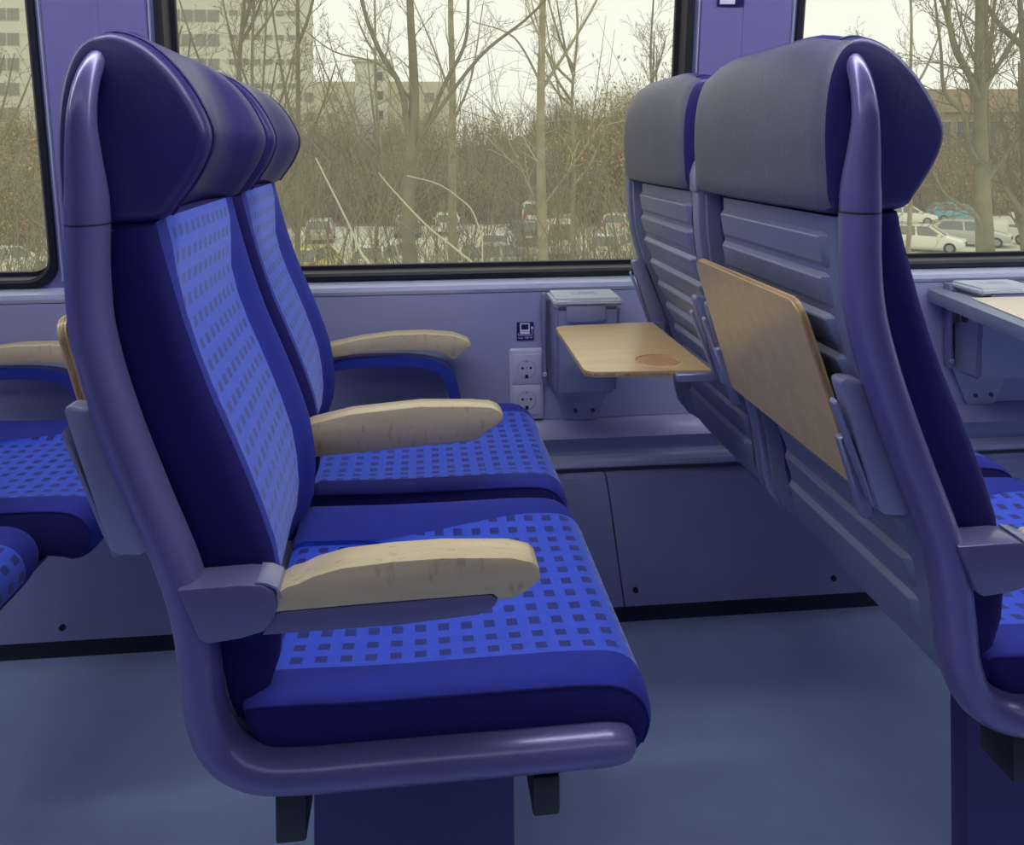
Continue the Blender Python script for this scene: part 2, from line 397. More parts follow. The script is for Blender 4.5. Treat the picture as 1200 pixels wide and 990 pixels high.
# ends of the carriage bay
box('wall_left', XL-.06, XL, -1.2, 1.96, 0, 2.08, M_wall)['kind'] = 'structure'
box('wall_right', XR, XR+.06, -1.2, 1.96, 0, 2.08, M_wall)['kind'] = 'structure'
# unseen strips added for light: bright above the window seats, dimmer across the aisle
for i, (yy, lab, pw) in enumerate(((.95, 'bright long unseen ceiling strip added to light the window seats', 1.0), (-.25, 'dim long unseen ceiling strip added as fill on the other side of the aisle', .2))):
    lum = tag(empty('unseen_fill_strip', (0.1, yy, 2.02)), lab, 'added light')
    box('fill_housing', -3.9, 3.9, -.10, .10, -.03, -.001, M_ceil, lum, .006)
    box('fill_diffuser', -3.85, 3.85, -.075, .075, -.044, -.030, emit_mat('fill_glow_%d' % i, (.90, .93, 1, 1), FILL_POWER/4*pw), lum, .004)

# ------------------------------------------------------------------ double seats
CEN = [(1.06, 0), (1.03, 0), (.972, .0), (.914, .006), (.842, .026), (.762, .055), (.69, .083), (.645, .095), (.60, .102), (.56, .106), (.53, .114), (.51, .126), (.495, .144), (.483, .17)]   # rail centre x over z
FRONT = [(1.05, .050), (1.024, .058), (.97, .072), (.915, .087), (.857, .107), (.785, .137), (.74, .154), (.695, .169), (.666, .175), (.62, .180), (.58, .178), (.54, .164), (.50, .146)]
def rail_path(z_top=1.027):
    pts = [(0, 0, z_top), (0, 0, .972), (.006, 0, .914), (.026, 0, .842), (.055, 0, .762), (.083, 0, .69), (.096, 0, .64), (.102, 0, .595), (.107, 0, .55), (.122, 0, .512), (.152, 0, .490), (.195, 0, .483), (.28, 0, .4825), (.40, 0, .482), (.506, 0, .482)]
    return catmull(pts, 5)
def make_bench():
    root = empty('double_seat')
    near = tube('side_rail', rail_path(), lambda t: (.0198, .026), M_rail, root, 20)
    tube('end_cap', [(.5075, 0, .482), (.514, 0, .482), (.521, 0, .482)], lambda t: (.0198-.002*t, .026-.002*t), M_rail, near, 20, True)
    # grab handle that grows out of the rail and bends in over the headrest
    hp = catmull([(0, 0, 1.029), (0, -.003, 1.06), (0, -.010, 1.095), (0, -.013, 1.13), (.001, -.004, 1.163), (.003, .014, 1.186), (.006, .036, 1.200)], 6)
    def hr(t):
        tab = [(0, .0198), (.12, .0195), (.28, .0165), (.45, .0135), (.65, .0115), (.85, .0095), (1, .006)]
        r = lerp_tab(tab, t); return (r, r*(1.3-.25*t))
    tube('grab_handle', hp, hr, M_rail, root, 18, True, up=Vector((0, 1, 0)))
    tube('seam_ring', [(0, 0, 1.0265), (0, 0, 1.0275), (0, 0, 1.0285)], lambda t: (.0200, .0262), M_black, near, 20)
    seats = ((.014, .455), (.515, .940))
    for ya, yb in seats:
        yc, hw = (ya+yb)/2, (yb-ya)/2
        # ---------------- headrest
        wing = [(-.026, 1.028), (-.034, 1.075), (-.034, 1.13), (-.027, 1.175), (-.012, 1.205), (.014, 1.217), (.045, 1.207), (.075, 1.180), (.098, 1.145), (.1095, 1.112), (.099, 1.078), (.078, 1.046), (.062, 1.029), (.02, 1.024)]
        wl = smooth_loop(wing, 4)
        cols = []
        ss = [-1, -.985, -.95, -.88, -.80, -.72, -.62, -.5, -.3, 0, .3, .5, .62, .72, .80, .88, .95, .985, 1]
        for s in ss:
            a = abs(s); k = .60+.40*smst(.45, .86, a)
            up = .012*(1-smst(.55, .95, a)); lp = []
            for x, z in wl:
                xx = x
                if x > -.01: xx = -.01+(x+.01)*k
                bulge = -.006*(1-a*a) if x < -.01 else 0
                lp.append((xx+bulge, z+up*smst(1.05, 1.2, z)))
            ins = {1: .011, .985: .005, .95: .001}.get(a, 0)
            if ins: lp = inset_loop(lp, ins)
            cols.append((yc+s*(hw+.002), lp))
        nb = 4*4+2
        hd = loft(cols, root, [('back_cover', M_leather_back, lambda c, j: 1 <= c <= 16 and j < nb, False)], ('headrest', M_leather))
        for si in (3, 15):          # piping along the front edge of both wings
            y, lp = cols[si]; path = [Vector((x, y, z)) for x, z in lp[18:48]]
            tube('piping', path, .0022, M_leather, hd, 6)
        # ---------------- backrest cushion
        zs = [1.028, 1.0, .97, .93, .89, .85, .81, .77, .73, .69, .65, .61, .575, .54, .515]
        cols = []
        ss = [-1, -.985, -.95, -.88, -.8, -.74, -.70, -.5, -.25, 0, .25, .5, .70, .74, .8, .88, .95, .985, 1]
        for s in ss:
            a = abs(s); lp = []
            rec = (1-smst(.66, .92, a))
            for z in zs[::-1]:
                d = .024*smst(1.02, .90, z) if z > .9 else .024
                lp.append((lerp_tab(FRONT, z)-d*rec, z))
            for z in zs: lp.append((lerp_tab(CEN, z)+.004, z))
            ins = {1: .016, .985: .008, .95: .0025}.get(a, 0)
            if ins: lp = inset_loop(lp, ins)
            cols.append((yc+s*hw, lp))
        nz_ = len(zs)
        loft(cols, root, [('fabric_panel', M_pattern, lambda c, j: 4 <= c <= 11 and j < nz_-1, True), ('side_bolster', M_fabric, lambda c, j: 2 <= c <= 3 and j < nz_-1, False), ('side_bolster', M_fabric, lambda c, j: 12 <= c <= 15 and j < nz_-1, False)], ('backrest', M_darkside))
        # ---------------- seat cushion
        prof = [(.158, .490), (.185, .476), (.30, .470), (.48, .466), (.526, .458), (.549, .463), (.561, .480), (.564, .498), (.557, .518), (.541, .533), (.517, .541), (.47, .5440), (.42, .544), (.36, .544), (.30, .544), (.24, .545), (.18, .547), (.138, .542)]
        pl = [prof[0], prof[1], prof[2]]
        body = smooth_loop(prof, 2)
        cols = []
        ss = [-1, -.985, -.955, -.90, -.82, -.76, -.74, -.5, -.25, 0, .25, .5, .74, .76, .82, .90, .955, .985, 1]
        for s in ss:
            a = abs(s); lp = []
            dip = (1-smst(.5, .9, a))
            for x, z in body:
                zz = z-(.011*dip*smst(.52, .535, z)*smst(.565, .50, x)) if z > .52 else z
                lp.append((x-.004*smst(.8, 1, a)*smst(.5, .55, x), zz))
            ins = {1: .014, .985: .006, .955: .0015}.get(a, 0)
            if ins: lp = inset_loop(lp, ins)
            if .7 < s < .8: lp = [(x, z, -.058*smst(.50, .24, x)) for x, z in lp]      # plain strip widens towards the back
            cols.append((yc+s*(hw+.012), lp))
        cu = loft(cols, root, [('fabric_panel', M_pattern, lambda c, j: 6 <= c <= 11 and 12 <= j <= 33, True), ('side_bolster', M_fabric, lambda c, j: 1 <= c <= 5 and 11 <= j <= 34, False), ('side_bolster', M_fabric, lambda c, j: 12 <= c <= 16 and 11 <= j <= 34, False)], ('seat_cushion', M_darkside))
        for ci in (1, 17):
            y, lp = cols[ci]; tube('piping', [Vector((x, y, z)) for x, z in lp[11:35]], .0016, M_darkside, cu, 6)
        # ---------------- ribbed back shell
        zz = [1.020, .99, .95, .91, .87, .83, .79, .75, .71, .67, .63, .59, .56, .54, .52, .505, .492, .482]
        cols = []
        for y, dx in ((ya+.002, .016), (ya+.006, .002), (ya+.012, -.006), (ya+.020, -.010), (yb-.084, -.010), (yb-.074, .010), (yb-.014, .010), (yb-.010, -.010), (yb-.006, -.012), (yb-.002, .016)):
            fr = [(lerp_tab(CEN, z)-.004+dx, z) for z in zz]
            bk = [(lerp_tab(CEN, z)+.018, z) for z in zz[::-1]]
            cols.append((y, fr+bk))
        sh = loft(cols, root, [], ('back_shell', M_shell)); sh.data.set_sharp_from_angle(angle=math.radians(35))
        L = .322
        if 'rib' not in RIB:
            pr = [(0, -.022), (-.004, -.0175), (-.0085, .0075), (-.0088, .0105), (-.0076, .0125), (.0, .0165), (.004, .0)]
            V = []; 
            for y, sc_ in ((-L/2-.004, .0), (-L/2+.004, .9), (-L/2+.012, 1), (L/2-.012, 1), (L/2-.004, .9), (L/2+.004, .0)):
                V += [(x*sc_ if x < 0 else x, y, z) for x, z in pr]
            n = len(pr); F = []
            for c in range(5):
                for j in range(n): F.append((c*n+j, c*n+(j+1) % n, (c+1)*n+(j+1) % n, (c+1)*n+j))
            r = mesh('rib', V, F, M_shell, None, smooth=True, autos=30); RIB['rib'] = r.data; bpy.data.objects.remove(r)
        z = .985
        while z > .535:
            r = bpy.data.objects.new('rib', RIB['rib']); COL.objects.link(r); r.parent = sh
            x0 = lerp_tab(CEN, z); dxdz = (lerp_tab(CEN, z+.01)-lerp_tab(CEN, z-.01))/.02
            r.location = (x0-.0135, yb-.084-.164, z); r.rotation_euler = (0, math.atan(dxdz), 0); z -= .0455
    # ---------------- uprights between and beyond the seats
    for nm, yy, hw, top in (('middle_upright', .485, .016, 1.065), ('wall_side_upright', .958, .013, 1.055)):
        zz = [top, 1.03, .99, .95, .91, .87, .83, .79, .75, .71, .67, .63, .59, .56, .53, .50]
        prof = [(lerp_tab(CEN, z)-.022, z) for z in zz]+[(lerp_tab(CEN, z)+.012, z) for z in zz[::-1]]
        up = prism(nm, prof, yy-hw, yy+hw, M_bracket if nm[0] == 'm' else M_shell, root, .005)
        if nm[0] == 'm':
            prism('upright_cap', [(-.026, 1.022), (-.026, 1.052), (-.018, 1.075), (.012, 1.075), (.016, 1.022)], yy-hw-.001, yy+hw+.001, M_bracket, up, .004)
    # ---------------- armrests
    ar = prism('armrest', [(.178, .654), (.180, .672), (.190, .678), (.200, .680), (.214, .686), (.242, .6925), (.29, .6955), (.34, .696), (.408, .692), (.429, .686), (.435, .680), (.436, .668), (.424, .659), (.411, .652), (.395, .6505), (.389, .657), (.28, .656)], -.027, .015, M_woodtop, root, .0016)
    tag(ar, 'light birch arm pad on grey carrier bar')
    prism('carrier_bar', [(.166, .632), (.30, .6325), (.375, .637), (.390, .644), (.394, .6495), (.388, .6562), (.28, .6552), (.178, .6532), (.172, .645)], -.0265, .012, M_armgrey, ar, .002)
    bl = prism('armrest_hinge', [(.088, .683), (.100, .655), (.108, .634), (.116, .629), (.147, .632), (.168, .637), (.178, .648), (.182, .662), (.178, .676), (.168, .682), (.150, .684)], -.030, .012, M_armgrey, root, .003)
    prism('hinge_ring', [(.160, .6832), (.170, .6815), (.1795, .6765), (.1835, .667), (.1855, .668), (.1815, .6785), (.171, .6838), (.161, .6852)], -.0285, .010, M_bracket, bl, .0005)
    prism('armrest', [(.118, .640), (.127, .660), (.150, .668), (.209, .680), (.319, .6875), (.40, .684), (.431, .681), (.444, .675), (.451, .667), (.449, .659), (.440, .651), (.422, .641), (.410, .631), (.398, .628), (.36, .626), (.25, .620), (.141, .614), (.125, .62)], .476, .518, M_woodtop, root, .0022)
    wa = prism('armrest', [(.095, .655), (.118, .643), (.20, .653), (.30, .655), (.36, .650), (.377, .641), (.386, .633), (.396, .632), (.404, .641), (.414, .650), (.426, .656), (.430, .663), (.424, .671), (.39, .684), (.33, .690), (.259, .690), (.19, .683), (.12, .670)], .972, 1.018, M_woodtop, root, .0022)
    sp = [(.10, .632), (.16, .640), (.22, .642), (.29, .640), (.345, .631), (.378, .612), (.395, .585), (.404, .553), (.412, .515)]
    sp = [(p.x, p.y) for p in catmull([(a, b, 0) for a, b in sp], 4)]
    lo = inset_loop(sp+sp[-2::-1], 0)
    off = []
    for i, (x, z) in enumerate(sp):
        a, b = sp[max(0, i-1)], sp[min(len(sp)-1, i+1)]; l = math.hypot(b[0]-a[0], b[1]-a[1]); off.append((x+(b[1]-a[1])/l*.024, z-(b[0]-a[0])/l*.024))
    V, F = [], []; n = len(sp)
    for y in (.982, 1.010):
        V += [(x, y, z) for x, z in sp]+[(x, y, z) for x, z in off]
    for i in range(n-1):
        F += [(i, i+1, n+i+1, n+i), (2*n+i, 3*n+i, 3*n+i+1, 2*n+i+1), (i, 2*n+i, 2*n+i+1, i+1), (n+i, n+i+1, 3*n+i+1, 3*n+i)]
    F += [(0, n, 3*n, 2*n), (n-1, 3*n-1, 4*n-1, 2*n-1)]
    mesh('armrest_support', V, F, M_bluepaint, wa, smooth=True, autos=40)
    # ---------------- understructure
    box('seat_pan', .190, .520, .030, .955, .4560, .4610, M_navy, root)
    box('cross_beam', .430, .458, -.006, 1.030, .415, .4555, M_black, root, .003); box('cross_beam', .245, .275, .10, 1.030, .425, .4555, M_black, root, .003)
    box('rubber_buffer', .172, .202, .004, .060, .405, .4555, M_black, root, .003)
    ped = box('pedestal', .195, .424, .115, .150, 0, .4145, M_navy, root, .003)
    box('foot_plate', .175, .444, .100, .165, 0, .008, M_navy, ped)
    return root
RIB = {}
def make_tray(unfolded):
    """wooden fold-down tray on the back of one seat; local origin = the bench, seat spans y .03-.455"""
    tr = empty('folding_tray')
    for y0, y1 in ((.008, .034), (.435, .461)):
        prof = [(-.021, .846), (-.014, .850), (.006, .846), (.062, .706), (.052, .698), (.030, .700), (.022, .706)]
        br = prism('tray_bracket', prof, y0, y1, M_bracket, tr, .005)
        prism('slot_cover', [(-.024, .82), (-.021, .825), (.0215, .712), (.0185, .708)], y0+.006, y1-.006, M_bracket, br, .001)
    W0, W1 = .043, .427
    def plate(name, a0, a1, b0, b1, m, par):
        """plate in hinge space: a along the tray length from the hinge, b thickness"""
        out = []; r = .022
        pts = [(0, W0), (0, W1)]
        for cx, cy, s in ((LEN-r, W1-r-.012, 90), (LEN-r, W0+r+.012, 0)):
            for k in range(5):
                an = math.radians(s-90*k/4) ; out.append((cx+r*math.cos(an), cy+r*math.sin(an)))
        poly = pts+out
        bm = bmesh.new(); A = [bm.verts.new((u, v, b0)) for u, v in poly]; B = [bm.verts.new((u, v, b1)) for u, v in poly]
        bm.faces.new(A[::-1]); bm.faces.new(B); n = len(poly)
        for i in range(n): bm.faces.new((A[i], B[i], B[(i+1) % n], A[(i+1) % n]))
        return bm_obj(name, bm, m, par)
    LEN = .215
    if unfolded: hinge = Vector((.020, 0, .706)); ang = 0.0
    else: hinge = Vector((.014, 0, .717)); ang = math.radians(90-17.2)
    # direction of tray length: backwards (-x), rotating up by ang
    ux = Vector((-math.cos(ang), 0, math.sin(ang))); nx = Vector((math.sin(ang), 0, math.cos(ang)))  # nx = table side up when unfolded
    mx = Matrix(((ux.x, 0, nx.x, hinge.x), (0, 1, 0, 0), (ux.z, 0, nx.z, hinge.z), (0, 0, 0, 1)))
    top = plate('tray_top', 0, LEN, .0012, .0105, M_tray, tr); top.data.transform(mx)
    e = plate('ply_edge', 0, LEN, .0035, .0075, M_ply, top)
    for v in e.data.vertices: v.co.x = -.0004+(v.co.x)*1.005; v.co.y = .235+(v.co.y-.235)*1.003
    e.data.transform(mx)
    if unfolded:
        ring = bmesh.new(); bmesh.ops.create_circle(ring, cap_ends=True, radius=.036, segments=28)
        bmesh.ops.translate(ring, verts=ring.verts, vec=(.075, .115, .0108))
        c = bm_obj('cup_recess', ring, M_coaster, top, smooth=False); c.data.transform(mx)
        V, F = [], []; ns = 28
        for r, h in ((.0365, .0105), (.0375, .0118), (.0395, .0118), (.0405, .0105)):
            V += [(.075+r*math.cos(2*math.pi*k/ns), .115+r*math.sin(2*math.pi*k/ns), h) for k in range(ns)]
        for q in range(3):
            F += [(q*ns+k, q*ns+(k+1) % ns, (q+1)*ns+(k+1) % ns, (q+1)*ns+k) for k in range(ns)]
        c = mesh('recess_edge', V, F, M_ply, top, smooth=True); c.data.transform(mx)
    for y0, y1 in ((.031, .044), (.426, .439)):
        bm = bmesh.new(); add_box(bm, -.030, .065, y0, y1, -.006, .0085)
        bmesh.ops.bevel(bm, geom=bm.edges[:], offset=.002, segments=1, affect='EDGES')
        a = bm_obj('tray_arm', bm, M_bracket, tr); a.data.transform(mx)
    return tr
bench = make_bench()
benches = [bench, copy_tree(bench), copy_tree(bench)]
GX = 'blue double seats along the window'
for b, x, lab in ((benches[0], -.334, 'blue double seat with birch armrests and checked fabric, near tray folded up behind it'),
                  (benches[1], .448, 'double seat seen from behind, with ribbed grey back, one tray folded down and one up'),
                  (benches[2], -1.132, 'double seat cut off at the left edge, with checked cushion fronts and an armrest showing')):
    b.location = (x, .83, 0); tag(b, lab, 'train seat', GX)
for ch in benches[0].children:          # the backs of this bench stand slightly askew on their frame
    if ch.name.split('.')[0] in ('headrest', 'backrest', 'back_shell', 'middle_upright', 'wall_side_upright'): ch.rotation_euler = (0, 0, math.radians(2.4))
benches[0].rotation_euler = (0, 0, math.radians(1.0))
cs = [c for c in benches[2].children if c.name.startswith('seat_cushion')]
cs[0].location.x = -.018; cs[1].location.x = .04          # cushions pushed to different depths
for ch in list(benches[1].children):
    if ch.name.split('.')[0] == 'armrest' and not any(g.name.startswith('carrier_bar') for g in ch.children):
        for g in list(ch.children): bpy.data.objects.remove(g)
        bpy.data.objects.remove(ch)
ft = make_tray(False)
ft.parent = benches[0]; ft2 = copy_tree(ft, benches[0]); ft2.location = (-.008, .485, 0); ft.location = (-.008, 0, 0)
ft3 = copy_tree(ft, benches[1]); ft3.location = (.002, 0, 0)
ut = make_tray(True); ut.parent = benches[1]; ut.location = (0, .485, 0)

# ------------------------------------------------------------------ wall fittings
def make_bin(x, lab):
    b = empty('waste_bin', (x, 1.902, .46))
    # local: x width, y towards the seats is negative
    Wd = .146
    def tap(name, x0, x1, y0, y1, z0, z1, tx, ty, m, par, bev):
        bm = bmesh.new(); v = add_box(bm, x0, x1, y0, y1, z0, z1)
        for q in bm.verts:
            if q.co.z < (z0+z1)/2:
                q.co.x = (x0+x1)/2+(q.co.x-(x0+x1)/2)*tx
                if q.co.y < (y0+y1)/2: q.co.y += ty
        bmesh.ops.bevel(bm, geom=bm.edges[:], offset=bev, segments=3, affect='EDGES')
        return bm_obj(name, bm, m, par)
    body = tap('bin_body', 0, Wd, -.122, -.012, .085, .286, .93, .022, M_bin, b, .008)
    lid = tap('bin_lid', -.004, Wd+.004, -.128, -.010, .287, .305, 1.0, 0, M_lid, b, .006)
    box('lid_sticker', .045, .105, -.075, -.045, .3051, .3058, M_socket, lid)
    box('sticker_print', .062, .100, -.066, -.054, .3059, .3063, M_lower, lid)
    # finger flap outline under the lid
    fl = [(p[0], p[1]) for p in rrect(.024, .112, .252, .300, .014, 4)]
    prism('finger_flap', fl, -.1245, -.118, M_bin, body, .001)
    box('side_strap', -.016, -.008, -.030, -.004, .095, .300, M_bracket, b, .002)
    ring_prism('strap_bolt', -.012, .115, .005, -.034, -.030, M_lid, b, 10)
    bp = prism('back_plate', [(-.014, .28), (Wd+.006, .28), (Wd+.006, .09), (Wd-.035, .0), (.040, .0), (.004, .09), (-.014, .12)], -.010, -.002, M_navy if False else M_bin, b, .002)
    for xx in (.062, .103): ring_prism('plate_screw', xx, .022, .005, -.013, -.010, M_navy, b, 10)
    return tag(b, lab, 'waste bin', 'wall-mounted waste bins')
make_bin(.262, 'small grey lidded waste bin on the wall beside the power sockets')
make_bin(1.252, 'grey waste bin at the back of the cream table, nearest the seat back')
make_bin(1.447, 'waste bin at the back of the cream table, cut off by the right picture edge')

sk = tag(empty('power_socket', (.210, 1.9035, .547)), 'double grey power socket plate below the window', 'power socket')
box('face_plate', -.040, .040, -.012, .0005, -.083, .083, M_socket, sk, .006, 3)
for z in (.036, -.036):
    ins = box('socket_insert', -.033, .033, -.0145, -.010, z-.0345, z+.0345, M_socket, sk, .002)
    V, F = [], []; ns = 28
    for r, y in ((.0215, -.0150), (.0205, -.0152), (.0195, -.0110), (.0, -.0110)):
        V += [(r*math.cos(2*math.pi*k/ns), y, z+r*math.sin(2*math.pi*k/ns)) for k in range(ns)]
    F = [(q*ns+k, q*ns+(k+1) % ns, (q+1)*ns+(k+1) % ns, (q+1)*ns+k) for q in range(3) for k in range(ns)]
    # recess shown as a dished disc standing on the insert
    mesh('socket_well', V, F, M_sockdark, ins, smooth=True, autos=40)
    for x, zz, r in ((-.0095, .003, .003), (.0095, .003, .003), (0, .003, .002)):
        ring_prism('pin_hole', x, z+zz, r, -.0165, -.0155, M_hole if x else M_sockdark, ins, 10)
    box('earth_clip', -.0035, .0035, -.0168, -.0155, z-.0205, z-.0125, M_hole, ins)
    box('earth_clip', -.003, .003, -.0168, -.0155, z+.0165, z+.0200, M_sockdark, ins)

def flat_text(name, s, size, loc, m, parent, align='CENTER'):
    c = bpy.data.curves.new(name, 'FONT'); c.body = s; c.size = size; c.align_x = align; c.align_y = 'CENTER'; c.extrude = .0001
    o = bpy.data.objects.new(name, c); COL.objects.link(o); bpy.context.view_layer.update()
    me = bpy.data.meshes.new_from_object(o); bpy.data.objects.remove(o)
    me.materials.append(m); t = bpy.data.objects.new(name, me); COL.objects.link(t)
    t.parent = parent; t.location = loc; t.rotation_euler = (math.pi/2, 0, 0); return t
sg = tag(empty('laptop_sign', (.209, 1.9030, .668)), 'small navy laptop pictogram sticker above the power sockets', 'sign')
box('sign_plate', -.020, .020, -.0015, .0005, -.021, .021, M_signnavy, sg)
pic = box('laptop_screen', -.0125, .0105, -.0019, -.0015, .000, .019, M_white, sg)
box('screen_face', -.0095, .0075, -.0022, -.0019, .004, .0165, M_signnavy, pic)
box('laptop_keyboard', -.0125, .0105, -.0019, -.0015, -.0065, -.0008, M_white, sg)
for x0, x1, z0, z1 in ((-.0165, .0165, -.0098, -.0088), (.0155, .0165, -.0098, .006), (-.0165, -.0155, -.0098, -.004), (.0138, .0180, .0055, .0105)):
    box('cable_line', x0, x1, -.0019, -.0015, z0, z1, M_white, sg)
flat_text('sign_text', 'max. 150 W', .0068, (0, -.0017, -.0150), M_white, sg)

psy = YF(1.50)
ps = tag(empty('pillar_sign', (.672, YF(1.426)-.0085, 1.426)), 'dark blue pictogram sign at the top of the right window pillar', 'sign')
box('sign_plate', -.031, .031, -.0015, .0005, -.012, .06, M_signnavy, ps)
box('sign_pictogram', -.025, .010, -.0022, -.0015, -.008, .055, M_white, ps)
ps.rotation_euler = (math.atan(.18), 0, 0)

# table by the next seats
tb = tag(empty('wall_table', (1.2, 1.90, .70)), 'cream table with grey rim fixed to the wall at right edge', 'table')
def poly_slab(name, pts, z0, z1, m, par, bev=.003):
    o = prism(name, [(x-1.2, y-1.9) for x, y in pts], z0-.70, z1-.70, m, par, bev, ax='xy'); return o
rim = poly_slab('table_rim', [(1.195, 1.897), (1.115, 1.40), (1.075, 1.18), (1.10, 1.12), (1.16, 1.10), (1.86, 1.10), (1.92, 1.12), (1.945, 1.18), (1.83, 1.897), (1.64, 1.897), (1.64, 1.768), (1.235, 1.768), (1.235, 1.897)], .714, .745, M_rim, tb)
poly_slab('table_top', [(1.215, 1.760), (1.142, 1.40), (1.105, 1.20), (1.13, 1.15), (1.17, 1.13), (1.85, 1.13), (1.89, 1.15), (1.915, 1.20), (1.81, 1.760)], .7453, .7475, M_tabletop, tb, .0008)
for hx in (1.195, 1.216): poly_slab('coat_hook', [(hx, 1.80), (hx, 1.785), (hx+.009, 1.785), (hx+.009, 1.80)], .685, .7135, M_black, tb, .001)

# ------------------------------------------------------------------ outside: ground, bank, buildings
M_asphalt = mat('worn_asphalt', srgb(200, 198, 182), .9, var=.12, vscale=.25)
M_bank = mat('dry_bank_soil', srgb(136, 124, 96), .95, var=.25, vscale=.35)
M_barkg = mat('grey_green_bark', srgb(118, 112, 88), .9, var=.2, vscale=3)
M_barkp = mat('pale_bark', srgb(148, 142, 114), .9, var=.22, vscale=4)
M_barkm = mat('mossy_bark', srgb(116, 114, 88), .9, var=.25, vscale=3)
M_twig = mat('grey_brown_twig', srgb(146, 137, 110), .9)
M_twigd = mat('dark_twig', srgb(116, 108, 84), .9)
M_twigp = mat('pale_stick', srgb(192, 186, 158), .8)
M_leafb = mat('dry_brown_leaf', srgb(150, 126, 86), .9, var=.25, vscale=1.5)
M_leafo = mat('ochre_leaf', srgb(172, 146, 92), .9, var=.25, vscale=1.5)
GZ = -5.0
V, F = [], []; NX, NY = 70, 34
for j in range(NY+1):
    for i in range(NX+1):
        x = -110+230*i/NX; y = 62+58*j/NY
        right = smst(5, 22, x); h = (1.5+4.0*right*(1-smst(30, 48, x)))
        z = GZ+(h-GZ)*smst(64, 100, y)*.92+.7*noise.noise(Vector((x*.09, y*.09, 0)))*smst(63, 75, y)
        V.append((x, y, z-.02))
for j in range(NY):
    for i in range(NX):
        a = j*(NX+1)+i; F.append((a, a+1, a+NX+2, a+NX+1))
tag(mesh('hillside', V, F, M_bank, smooth=True), kind='structure')
tag(mesh('car_park_ground', [(-160, 4, GZ), (200, 4, GZ), (200, 64, GZ), (-160, 64, GZ)], [(0, 1, 2, 3)], M_asphalt), kind='structure')
tag(mesh('far_ground', [(-300, 115, .7), (350, 115, .7), (350, 320, .7), (-300, 320, .7)], [(0, 1, 2, 3)], M_bank), kind='structure')

M_bw = mat('white_facade', srgb(214, 214, 198), .8, var=.04, vscale=.2)
M_bw2 = mat('cream_facade', srgb(206, 202, 180), .8, var=.04, vscale=.2)
M_bg = mat('grey_brown_facade', srgb(150, 138, 116), .8, var=.08, vscale=.2)
M_pane = mat('far_window_glass', srgb(138, 140, 130), .3)
M_paned = mat('dark_window_glass', srgb(92, 96, 96), .3)
M_frame = mat('far_window_frame', srgb(190, 190, 176), .7)
WMESH = {}
def far_window(par, x, z, w, h, pane, sub=2, y=-.02):
    key = (round(w, 2), round(h, 2), pane.name, sub)
    if key not in WMESH:
        fo = box('window', -w/2, w/2, -.10, .05, 0, h, M_frame)
        bm = bmesh.new()
        for k in range(sub):
            a = -w/2+.08+(w-.08)*k/sub; b = -w/2+(w-.08)*(k+1)/sub
            add_box(bm, a, b, -.16, -.11, .08, h-.08)
        po = bm_obj('pane', bm, pane, None, False)
        WMESH[key] = (fo.data, po.data); bpy.data.objects.remove(fo); bpy.data.objects.remove(po)
    f = bpy.data.objects.new('window', WMESH[key][0]); COL.objects.link(f); f.parent = par; f.location = (x, y, z)
    p = bpy.data.objects.new('pane', WMESH[key][1]); COL.objects.link(p); p.parent = f
blk = tag(empty('office_block', (-46, 130, 0)), 'long white office block with rows of windows behind the trees at left', 'building')
box('facade', -70, 25.4, 0, 14, -.5, 34, M_bw, blk)
for k in range(9): box('floor_band', -70, 25.43, -.06, -.005, 3.2+3.75*k, 3.55+3.75*k, M_bw2, blk)
for k in range(8):
    z = 20.25-3.75*(5-k) if False else 1.75+3.75*k
    for i in range(26):
        x = 12.4-1.95*i-(.9 if i % 4 == 3 else 0)*0
        if i % 5 == 4: continue
        far_window(blk, x, z+.0, 1.75, 1.9, M_pane, 2)
    for i in range(6): far_window(blk, 15.4+1.75*i, z+1.0, 1.25, .85, M_pane, 1)
crm = tag(empty('stair_tower_house', (-9.5, 108, 0)), 'low cream house with a square tower behind the bare trees', 'building')
box('wing', -8, 12, 0, 10, -.5, 9.6, M_bw2, crm); box('tower', -.5, 3.6, -1.5, 8, -.5, 12.0, M_bw, crm); box('roof_slab', -.9, 4.0, -1.8, 8.3, 12.0, 12.35, M_bw2, crm)
for z in (4.6, 7.1, 9.6): far_window(crm, 2.6, z, 1.0, 1.2, M_paned, 1, -1.52)
for x in (-6.5, -3.5, 6.0, 9.0):
    for z in (4.4, 7.0): far_window(crm, x, z, 1.3, 1.2, M_pane, 2)
rb = tag(empty('brown_hall', (58, 84, 0)), 'brown flat-roofed hall with dark windows behind the mossy tree at right', 'building')
box('facade', -8, 22, 0, 12, -5.0, 4.4, M_bg, rb); box('roof_band', -8.4, 22.4, -.4, 12.4, 4.4, 6.9, mat('brown_roof_band', srgb(164, 146, 122), .9, var=.1, vscale=.4), rb)
for i in range(7): far_window(rb, -3.6+3.3*i, -.9, 2.7, 4.4, M_paned, 2)

